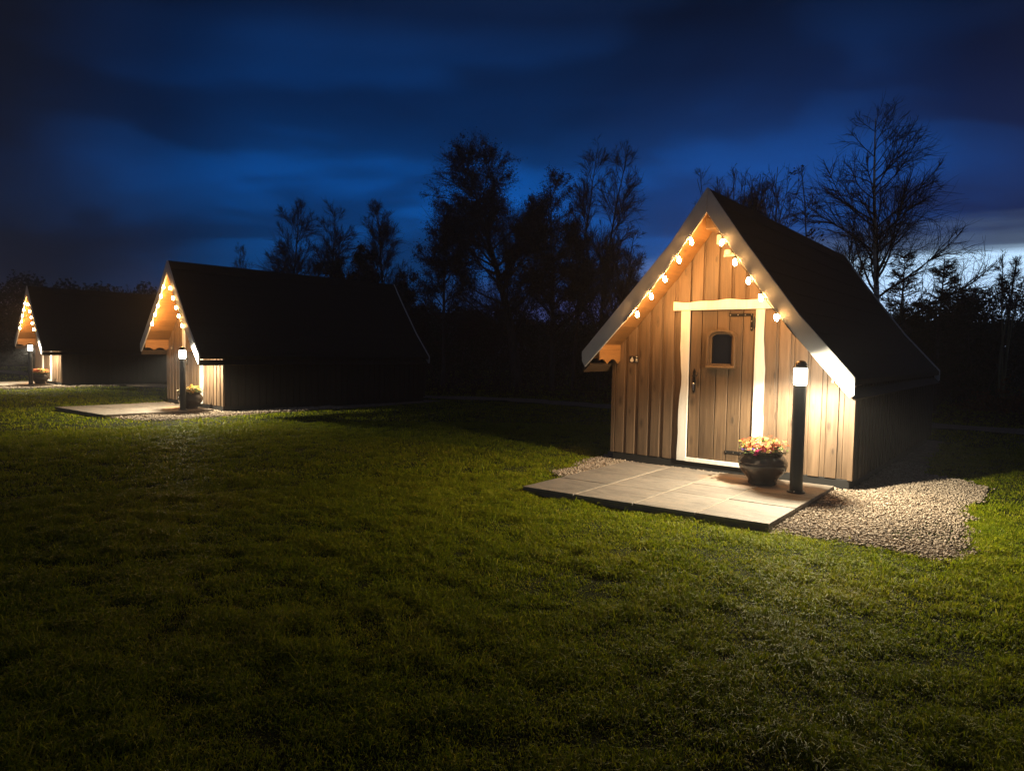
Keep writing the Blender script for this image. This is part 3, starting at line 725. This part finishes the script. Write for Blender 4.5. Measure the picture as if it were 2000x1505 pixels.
def make_flowers(k, spec, hgt):
    x, y = to_world(k, *PL[k]); root = thing('flowers', FT[k], 'flowers', (x, y, .3955), 0, 'flowers in the cabin pots')
    rr = random.Random(3+k); toc = Vector((-x, -y, 0)).normalized()      # they face the lawn
    mb = MB()
    for i in range(260):
        a = rr.uniform(0, 6.283); q = .235*math.sqrt(rr.random()); h = rr.uniform(0.0, hgt*.75)*(1-.4*(q/.235)**2)
        if rr.random() < .2: q = rr.uniform(.17, .25); h = rr.uniform(-.03, .03)+.01
        p = Vector((q*math.cos(a), q*math.sin(a), h)); d = Vector((math.cos(a)+rr.uniform(-.8, .8), math.sin(a)+rr.uniform(-.8, .8), rr.uniform(.1, 1.1))).normalized()
        s_ = d.cross(Vector((0, 0, 1))).normalized(); L = rr.uniform(.03, .075); nn = s_.cross(d)
        mb.add([p, p+d*L*.5+s_*L*.28+nn*L*.06, p+d*L, p+d*L*.5-s_*L*.28+nn*L*.06], [(0, 1, 2, 3)])
    for i in range(40):
        a = rr.uniform(0, 6.283); q = .15*math.sqrt(rr.random()); mb.tube([(q*math.cos(a), q*math.sin(a), -.05), (q*1.25*math.cos(a), q*1.25*math.sin(a), hgt*.8)], .0025, 4)
    mb.build('foliage', M['potleaf'], root)
    side = Vector((toc.y, -toc.x, 0))
    for m_, n, x0, x1, z0, z1, r, lab in spec:
        mb = MB()
        for i in range(n):
            for _ in range(30):
                a = rr.uniform(0, 6.283); q = .27*math.sqrt(rr.random()); p = Vector((q*math.cos(a), q*math.sin(a), 0)); lat = -p.dot(side)
                if x0 <= lat <= x1: break
            p.z = rr.uniform(z0, z1)*(1-.35*(q/.27)**2)
            single = k == 0 and i < n*.45
            b1 = MB() if single else mb
            blossom_mesh(b1, p, r*rr.uniform(.75, 1.2), (p.x*2.2+toc.x*.35+rr.uniform(-.3, .3), p.y*2.2+toc.y*.35+rr.uniform(-.3, .3), .8))
            if single: b1.build('blossom', M[m_], root, label=lab)
        o = mb.build('blossom_mass', M[m_], root, label=lab+'s'); o['kind'] = 'stuff'
make_flowers(0, [('orange', 105, -.27, .30, .08, .215, .021, 'orange blossom'), ('yellow', 55, -.25, .12, .07, .20, .020, 'yellow blossom'),
                 ('purple', 26, -.30, -.10, .02, .11, .020, 'purple blossom'), ('magenta', 22, -.08, .10, .03, .10, .024, 'magenta blossom'), ('cream', 14, -.14, .20, .03, .12, .024, 'cream blossom')], .19)
make_flowers(1, [('yellow', 70, -.2, .27, .05, .20, .026, 'yellow blossom'), ('cream', 50, -.27, .1, .04, .15, .026, 'cream blossom')], .16)
make_flowers(2, [('orange', 90, -.27, .27, .05, .19, .028, 'orange blossom'), ('yellow', 60, -.27, .27, .05, .19, .028, 'yellow blossom')], .16)

# ------------------------------------------------------------------ trees
def nrmz(v): return v/np.maximum(np.linalg.norm(v, axis=-1, keepdims=True), 1e-9)
def grow(p, d, L, seg, wob, up, r=rng):
    """p,d (n,3), L (n,) -> polylines (n,seg+1,3)"""
    n = len(p); out = np.zeros((n, seg+1, 3)); out[:, 0] = p; d = nrmz(d.copy())
    for i in range(seg):
        d = nrmz(d+r.normal(0, wob, (n, 3))+np.array([0, 0, 1])*(up if np.isscalar(up) else up[:, None]))
        out[:, i+1] = out[:, i]+d*(L/seg)[:, None]
    return out
def tubes(P, r0, r1, sides):
    n, s, _ = P.shape
    T = np.zeros_like(P); T[:, 1:-1] = P[:, 2:]-P[:, :-2]; T[:, 0] = P[:, 1]-P[:, 0]; T[:, -1] = P[:, -1]-P[:, -2]; T = nrmz(T)
    ref = np.where(np.abs(T[:, :1, 2:3]) > .85, np.array([1., 0, 0]), np.array([0, 0, 1.]))
    U = nrmz(np.cross(T, np.broadcast_to(ref, T.shape))); Wv = np.cross(T, U)
    tt = np.linspace(0, 1, s)[None, :]; R_ = r0[:, None]*(1-tt)+r1[:, None]*tt
    a = np.arange(sides)*2*math.pi/sides
    V = P[:, :, None, :]+R_[..., None, None]*(U[:, :, None, :]*np.cos(a)[:, None]+Wv[:, :, None, :]*np.sin(a)[:, None])
    idx = np.arange(n*s*sides).reshape(n, s, sides); nx = np.roll(idx, -1, 2)
    Q = np.stack([idx[:, :-1], nx[:, :-1], nx[:, 1:], idx[:, 1:]], -1).reshape(-1, 4)
    return V.reshape(-1, 3), Q
def spawn(P, Rr, n, t0, t1, ang, angv, Lf, r, tpow=1.0):
    """children on polylines; returns start, dir, parent idx, t"""
    ln = np.linalg.norm(P[:, -1]-P[:, 0], axis=-1); k = r.choice(len(P), n, p=ln/ln.sum())
    tt = t0+(t1-t0)*r.random(n)**tpow; s = P.shape[1]-1; f = tt*s; i = np.minimum(f.astype(int), s-1); fr = (f-i)[:, None]
    st = P[k, i]*(1-fr)+P[k, i+1]*fr; T = nrmz(P[k, i+1]-P[k, i])
    rv = nrmz(np.cross(T, nrmz(r.normal(size=(n, 3))))); a = ang+r.normal(0, angv, n)
    return st, nrmz(T*np.cos(a)[:, None]+rv*np.sin(a)[:, None]), k, tt
def leaf_quads(c, size, r, squash=1.0):
    n = len(c); d = nrmz(r.normal(size=(n, 3))*np.array([1, 1, squash])); s = nrmz(np.cross(d, nrmz(r.normal(size=(n, 3)))))
    L = size*r.uniform(.6, 1.3, n)[:, None]
    V = np.stack([c, c+d*L*.5+s*L*.3, c+d*L, c+d*L*.5-s*L*.3], 1).reshape(-1, 3)
    return V, np.arange(4*n).reshape(-1, 4)
def at(px, d):
    """ground spot under image column px (full-size picture) at depth d"""
    return ((px-1000)/1315.6*d, d)
def ztop(px, py, d):
    hy = 752.5-1315.6*math.tan(PITCH)+ROLL*(px-1000); return 1.5+(hy-py)/1315.6*d
def bare_tree(name, label, px, d, py_top, spread, mats, seed, stems=1, n1=26, n2=9, n3=14, lean=0.0, r0=None, low=.22, ang=.75, up=.10, leaves=0, leafsize=.1, group='bare trees behind the cabins', lp=.8, fan=.12, twig_r=.006, cat='tree', wob=.03, clump=None):
    r = np.random.default_rng(seed); x, y = at(px, d); H = ztop(px, py_top, d)*.925
    root = thing(name, label, cat, (x, y, -.03), 0, group)
    r0 = r0 or H*.012
    a = r.uniform(0, 6.283, stems)
    dv = np.stack([np.cos(a)*fan*(stems > 1)+lean, np.sin(a)*fan*(stems > 1), np.ones(stems)], -1)
    Hs = H*(np.ones(stems) if stems == 1 else r.uniform(.8, 1.0, stems)); Hs[0] = H
    st = np.zeros((stems, 3)); st[:, :2] = r.normal(0, .06*(stems > 1), (stems, 2))
    T = grow(st, dv, Hs, 14, wob, .03, r)
    T[:, :, 2] *= (Hs/np.maximum(T[:, -1, 2], .1))[:, None]
    tv, tq = tubes(T, np.full(stems, r0/(stems**.4)), np.full(stems, .010), 8)
    npmesh('trunk', tv, tq, np.full(len(tq), 4), mats[0], root, smooth=True)
    CV, CQ, off = [], [], 0
    def put(V, Q):
        nonlocal off; CV.append(V); CQ.append(Q+off); off += len(V)
    # limbs
    n = n1*stems; s, dd, k, tt = spawn(T, None, n, low, .97, ang, .14, 1, r, .9)
    s = s; L1 = spread*np.maximum(1.10-tt, .16)**lp*r.uniform(.65, 1.15, n); rr1 = np.minimum(r0*.42*(1.15-tt), .012+L1*.016)
    B1 = grow(s, dd, L1, 8, .09, up, r); put(*tubes(B1, rr1, np.full(n, .005), 5))
    m = n*n2; s, dd, k, tt = spawn(B1, None, m, .15, .98, .62, .2, 1, r); L2 = L1[k]*(1.05-tt)*r.uniform(.35, .75, m)+.12
    B2 = grow(s, dd, L2, 5, .12, up*.6, r); put(*tubes(B2, np.minimum(rr1[k]*.5, .012), np.full(m, twig_r*.6), 4))
    m3 = m*n3; s, dd, k, tt = spawn(B2, None, m3, .1, 1.0, .6, .25, 1, r); L3 = np.clip(L2[k]*r.uniform(.3, .75, m3), .14, .8)
    B3 = grow(s, dd, L3, 3, .14, up*.3-.02, r); put(*tubes(B3, np.full(m3, twig_r), np.full(m3, twig_r*.45), 3))
    V = np.concatenate(CV); Q = np.concatenate(CQ); nt = len(Q); tn = np.zeros(len(V))
    if leaves:
        c = B3[r.integers(0, m3, leaves), r.integers(1, 4, leaves)]
        if clump is not None:
            keep = r.random(len(c)) < .10
            for (cx_, cz_, rad) in clump: keep |= np.hypot(c[:, 0]-cx_, c[:, 2]-cz_) < rad*r.uniform(.35, 1.15, len(c))
            c = c[keep]
        V2, Q2 = leaf_quads(c+r.normal(0, .06, c.shape), leafsize, r, .7); Q = np.concatenate([Q, Q2+len(V)]); V = np.concatenate([V, V2]); tn = np.concatenate([tn, np.repeat(r.random(len(c)), 4)])
    npmesh('crown', V, Q, np.full(len(Q), 4), M['twig'], root, tint=tn, smooth=True, m2=M['drytwigleaf'], split=nt)
    return root
TW = [M['birch'], M['twig']]; TD = [M['bark'], M['twig']]
bare_tree('birch_tree', 'tall bare birch with a pale trunk rising behind the nearest cabin roof', 1716, 16.5, 190, 3.3, TW, 27, n1=34, n2=12, n3=12, r0=.105, low=.24, ang=.78, up=.03, wob=.012, twig_r=.0045, lp=.7)
bare_tree('bare_tree', 'bushy bare many-stemmed tree just right of the nearest cabin ridge', 1455, 24, 298, 1.9, TD, 22, stems=34, n1=7, n2=6, n3=8, fan=.15, ang=.26, low=.45, up=.02, lp=.5, twig_r=.0055)
bare_tree('young_tree', 'thin young tree with a few withered leaves above the nearest cabin roof', 1590, 17, 285, 1.0, TD, 23, n1=24, n2=5, n3=5, r0=.04, ang=.95, up=.04, leaves=420, leafsize=.09, low=.3)
bare_tree('bare_tree', 'small bare tree left of the pale birch trunk behind the nearest cabin', 1640, 21, 400, 1.7, TD, 24, n1=22, n2=8, n3=9, r0=.05, ang=.9, up=.04)
bare_tree('young_tree', 'slender greenish stemmed tree by the rusty bracken at the right edge', 1957, 21, 470, .8, [M['green_bark'], M['twig']], 25, stems=4, n1=12, n2=5, n3=6, r0=.062, fan=.07, low=.62, ang=.45, up=.06)
bare_tree('broad_tree', 'largest broad dark tree between the middle and nearest cabins', 1012, 28, 276, 4.4, TD, 31, n1=56, n2=14, n3=18, r0=.22, low=.20, ang=1.0, up=.055, leaves=120000, leafsize=.065, lean=-.13, twig_r=.006, wob=.05, lp=.45,
          clump=[(-1.7, 9.3, 1.3), (-.3, 9.3, 1.0), (-1.8, 7.9, 1.5), (-3.3, 7.7, .8), (1.2, 7.9, 1.1), (.9, 6.8, 1.0), (-2.7, 6.5, .9), (-1.2, 5.2, 1.1), (.9, 5.4, .7)])
bare_tree('birch_tree', 'left of two tall slim bare birches beside the largest dark tree', 1118, 27, 262, 2.6, TD, 32, n1=40, n2=11, n3=14, r0=.08, ang=.62, up=.05, low=.25, lp=.65, twig_r=.0055)
bare_tree('birch_tree', 'right of two tall slim bare birches beside the largest dark tree', 1168, 27.5, 268, 2.9, TD, 33, n1=44, n2=11, n3=14, r0=.09, ang=.66, up=.05, low=.2, lp=.65, twig_r=.0055)
bare_tree('bare_tree', 'bare tree half covered in withered leaves left of the largest dark tree', 865, 27, 385, 2.5, TD, 34, n1=36, n2=11, n3=14, r0=.09, leaves=14000, leafsize=.065, low=.2, ang=.9, up=.03, lp=.6, twig_r=.0055)
bare_tree('bare_tree', 'small bare tree touching the left eave of the nearest cabin', 1215, 25, 435, 1.9, TD, 35, stems=4, n1=18, n2=9, n3=12, r0=.07, fan=.12, low=.25, ang=.65, up=.05)
bare_tree('bare_tree', 'dense dark tree in front of the two slim birches', 1078, 26, 320, 2.6, TD, 36, n1=40, n2=12, n3=15, r0=.11, leaves=34000, leafsize=.065, low=.22, ang=.95, up=.04, lp=.5, twig_r=.0055)
bare_tree('birch_tree', 'tallest bare birch showing above the middle cabin roof, at left', 570, 33, 382, 3.2, TD, 41, n1=44, n2=11, n3=14, r0=.10, ang=.75, up=.05, low=.2, lp=.65, twig_r=.007)
bare_tree('birch_tree', 'bare birch above the middle of the middle cabin roof', 648, 34, 385, 2.9, TD, 42, n1=38, n2=11, n3=14, r0=.10, ang=.68, up=.05, lp=.65, twig_r=.007)
bare_tree('birch_tree', 'bare birch above the right end of the middle cabin roof', 752, 33, 392, 3.0, TD, 43, n1=40, n2=11, n3=14, r0=.10, ang=.72, up=.05, lp=.65, twig_r=.007)
bare_tree('leafy_tree', 'round topped dark tree below the middle birch above the cabin roof', 660, 31, 470, 1.6, TD, 44, n1=26, n2=9, n3=10, leaves=17000, leafsize=.09, ang=.85, up=.04)
bare_tree('leafy_tree', 'upright dark tree left of the right birch above the cabin roof', 714, 31.5, 445, 1.7, TD, 45, n1=26, n2=9, n3=10, leaves=19000, leafsize=.09, ang=.8, up=.05)
bare_tree('leafy_tree', 'low dark tree at the far end of the middle cabin ridge', 788, 31, 515, 1.7, TD, 46, n1=24, n2=9, n3=10, leaves=15000, leafsize=.09, ang=.9, up=.03)
bare_tree('bare_tree', 'smallest bare tree above the left part of the middle cabin roof', 478, 36, 462, 1.9, TD, 47, n1=20, n2=8, n3=9, r0=.07, stems=3, fan=.1, ang=.6)
bare_tree('bare_tree', 'faint bare bush between the middle and farthest cabin roofs', 252, 42, 548, 1.6, TD, 48, n1=16, n2=7, n3=8, r0=.06, stems=3)

def spruce(label, px, d, py_top, wid, seed):
    r = np.random.default_rng(seed); x, y = at(px, d); H = ztop(px, py_top, d)
    root = thing('spruce_tree', label, 'spruce', (x, y, -.03), 0, 'spruces right of the nearest cabin')
    T = grow(np.zeros((1, 3)), np.array([[0, 0, 1.]]), np.array([H]), 10, .01, .05, r); tv, tq = tubes(T, np.array([.08]), np.array([.006]), 8)
    npmesh('trunk', tv, tq, np.full(len(tq), 4), M['bark'], root, smooth=True)
    n = 120; tt = r.uniform(.08, .98, n); f = tt*10; i = np.minimum(f.astype(int), 9); st = T[0, i]*(1-(f-i))[:, None]+T[0, i+1]*(f-i)[:, None]
    a = r.uniform(0, 6.283, n); el = .15+.55*tt-.25
    dd = np.stack([np.cos(a), np.sin(a), el], -1); L = wid*(1.03-tt)**.8*r.uniform(.7, 1.1, n)+.12
    B = grow(st, dd, L, 6, .06, .05, r); V1, Q1 = tubes(B, np.full(n, .014), np.full(n, .004), 4)
    m = n*16; s, d2, k, t2 = spawn(B, None, m, .15, 1, .75, .15, 1, r); d2[:, 2] *= .5; L2 = L[k]*(1.1-t2)*.45+.08
    B2 = grow(s, d2, L2, 3, .08, .02, r); V2, Q2 = tubes(B2, np.full(m, .008), np.full(m, .003), 3)
    V = np.concatenate([V1, V2]); Q = np.concatenate([Q1, Q2+len(V1)])
    npmesh('branches', V, Q, np.full(len(Q), 4), M['bark'], root)
    nn = 34000; k = r.integers(0, m, nn); q = r.random(nn)[:, None]*2.999; i = q[:, 0].astype(int); fr = q-i[:, None]
    c = B2[k, i]*(1-fr)+B2[k, i+1]*fr; dn = nrmz(nrmz(B2[k, -1]-B2[k, 0])*.7+r.normal(0, .6, (nn, 3))); sd = nrmz(np.cross(dn, r.normal(size=(nn, 3))))
    V = np.stack([c-sd*.005, c+sd*.005, c+dn*.055], 1).reshape(-1, 3); Q = np.arange(3*nn).reshape(-1, 3)
    npmesh('crown', V, Q, np.full(nn, 3), M['needle'], root, tint=np.repeat(r.random(nn), 3))
spruce('spruce behind the pale birch trunk', 1748, 19, 490, 1.1, 61)
spruce('small pointed spruce in front of the bright patch of sky', 1826, 18.5, 500, 1.0, 62)

def shrub(label, px, d, py_top, wpx, seed, n=5200, spiky=0, size=.13, m_='evergreen', name='evergreen_bush', group='evergreen bushes along the boundary', cat='bush'):
    r = np.random.default_rng(seed); x, y = at(px, d); H = ztop(px, py_top, d); w_ = wpx/1315.6*d/2
    root = thing(name, label, cat, (x, y, -.03), 0, group)
    nb = 9; bx = r.uniform(-w_*.7, w_*.7, nb); by = r.uniform(-.8, .8, nb); bz = r.uniform(.3, .8, nb)*H; br = r.uniform(.35, .55, nb)*min(H*.7, w_*1.1)
    bz = np.minimum(bz, H-br*.75)
    k = r.integers(0, nb, n); v = nrmz(r.normal(size=(n, 3)))*(r.uniform(.55, 1.08, n)**.6)[:, None]
    c = np.stack([bx, by, bz], -1)[k]+v*br[k][:, None]; low = r.random(n) < .55
    c[low, 2] = r.uniform(.04, .94, low.sum())*H*(.86+.14*np.sin(np.linspace(0, 9, low.sum()))); c[low, 0] = r.uniform(-w_, w_, low.sum())
    c = c[c[:, 2] > .03]
    st = grow(np.stack([r.normal(0, w_*.3, 24), r.normal(0, .3, 24), np.zeros(24)], -1), np.stack([r.normal(0, .3, 24), r.normal(0, .3, 24), np.ones(24)], -1), H*r.uniform(.5, .92, 24), 6, .1, .05, r)
    tv, tq = tubes(st, np.full(24, .022), np.full(24, .006), 5); npmesh('stem', tv, tq, np.full(len(tq), 4), M['bark'], root)
    if spiky:
        sp = grow(np.stack([r.uniform(-w_, w_, spiky), r.uniform(-.5, .5, spiky), np.full(spiky, H*.78)], -1), np.stack([r.normal(0, .25, spiky), r.normal(0, .2, spiky), np.ones(spiky)], -1), H*r.uniform(.06, .2, spiky), 4, .05, .1, r)
        kk = r.integers(0, spiky, spiky*26); ii = r.integers(0, 5, len(kk)); c = np.concatenate([c, sp[kk, ii]+r.normal(0, .045, (len(kk), 3))])
    V, Q = leaf_quads(c, size, r); npmesh('crown', V, Q, np.full(len(Q), 4), M[m_], root, tint=np.repeat(r.random(len(c)), 4))
shrub('dark evergreen bush with upright shoots at the right edge, under the bright sky', 1945, 25, 545, 190, 71, 26000, 60, size=.085)
shrub('dark evergreen bush below the small pointed spruce', 1815, 24, 574, 150, 72, 20000, 40, size=.085)
shrub('dark evergreen bush between the small spruce and the right edge', 1882, 24.5, 552, 90, 81, 15000, 26, size=.085)
shrub('dark evergreen bush behind the right wall of the nearest cabin', 1760, 23, 600, 120, 73, 12000, 14, size=.085)
shrub('dark bush just left of the nearest cabin eave', 1190, 29, 612, 130, 74, 13000, 10, size=.09)
shrub('dark bush under the two slim birches', 1090, 30, 598, 150, 75, 13000, 8, size=.09)
shrub('dark bush at the foot of the largest dark tree', 975, 31, 586, 150, 76, 13000, 8, size=.09)
shrub('dark bush right of the far end of the middle cabin', 870, 30, 582, 130, 77, 13000, 8, size=.09)
shrub('dark bush behind the far end of the middle cabin', 790, 34, 585, 130, 78, 6000)
shrub('dark bush between the middle and farthest cabins, by the path', 255, 40, 582, 120, 79, 12000, size=.09)
shrub('dark bush left of the farthest cabin', 10, 44, 590, 120, 80, 12000, size=.09)
# far wood on the horizon: one mass
r = np.random.default_rng(90); n = 220000; az = r.uniform(-.95, .95, n); dd = r.uniform(52, 70, n)
hh = (3.0+1.3*vnoise(az*16+20, az*0+.5, 91)+1.1*vnoise(az*60+40, az*0+2.5, 92))*(1+.22*np.clip(-az*4, 0, 1))
c = np.stack([dd*np.sin(az), dd*np.cos(az), hh*r.random(n)**.8], -1)
V, Q = leaf_quads(c, .24, r); struct(npmesh('far_wood', V, Q, np.full(len(Q), 4), M['evergreen'], tint=np.repeat(r.random(n), 4)), 'stuff')
# undergrowth beyond the path on the right, and rusty bracken
r = np.random.default_rng(95); n = 2600
x = r.uniform(-16, 17, n); off = r.uniform(.9, 4.0, n)
px_ = np.array([p[0] for p in PATH]); py_ = np.array([p[1] for p in PATH]); y = np.interp(x, px_, py_)+off
st = np.stack([x, y, np.zeros(n)-.03], -1)
B = grow(st, np.stack([r.normal(0, .6, n), r.normal(0, .6, n), np.ones(n)], -1), r.uniform(.2, 1.0, n), 5, .22, -.10, r)
V, Q = tubes(B, np.full(n, .006), np.full(n, .003), 3); c = B[r.integers(0, n, 9000), r.integers(1, 6, 9000)]
V2, Q2 = leaf_quads(c, .07, r); V = np.concatenate([V, V2]); tn = r.random(len(V)); tn[:len(V)-len(V2)] = .3
struct(npmesh('undergrowth', V, np.concatenate([Q, Q2+len(V)-len(V2)]), np.full(len(Q)+len(Q2), 4), M['drytwigleaf'], tint=tn), 'stuff')
x, y = at(1965, 19.5); root = thing('bracken', 'rusty brown clump of dead bracken at the right edge', 'bracken', (x, y, -.03))
n = 170; B = grow(np.stack([r.normal(0, .35, n), r.normal(0, .35, n), np.zeros(n)], -1), np.stack([r.normal(0, .9, n), r.normal(0, .9, n), np.ones(n)], -1), r.uniform(.5, 1.1, n), 7, .12, -.16, r)
V, Q = tubes(B, np.full(n, .006), np.full(n, .002), 4); npmesh('stem', V, Q, np.full(len(Q), 4), M['bracken'], root, tint=np.full(len(V), .2))
k = r.integers(0, n, 9000); i = r.integers(1, 8, 9000); V, Q = leaf_quads(B[k, i]+r.normal(0, .04, (9000, 3)), .07, r); npmesh('fronds', V, Q, np.full(len(Q), 4), M['bracken'], root, tint=np.repeat(r.random(9000), 4))

# ------------------------------------------------------------------ haze added for lens-like lamp glow and lifted dark tones
m = bpy.data.materials.new('glow_haze'); m.use_nodes = True; t = NT(m.node_tree)
v = t.n('ShaderNodeVolumePrincipled', i_Density=.0028, i_Anisotropy=.35); v.inputs['Color'].default_value = (.86, .88, .92, 1)
t.n('ShaderNodeOutputMaterial', i_Volume=v.outputs[0])
mb = MB(); mb.box(-170, 170, -14, 284, -1.1, 13.5, .5); struct(mb.build('haze', m), 'stuff')
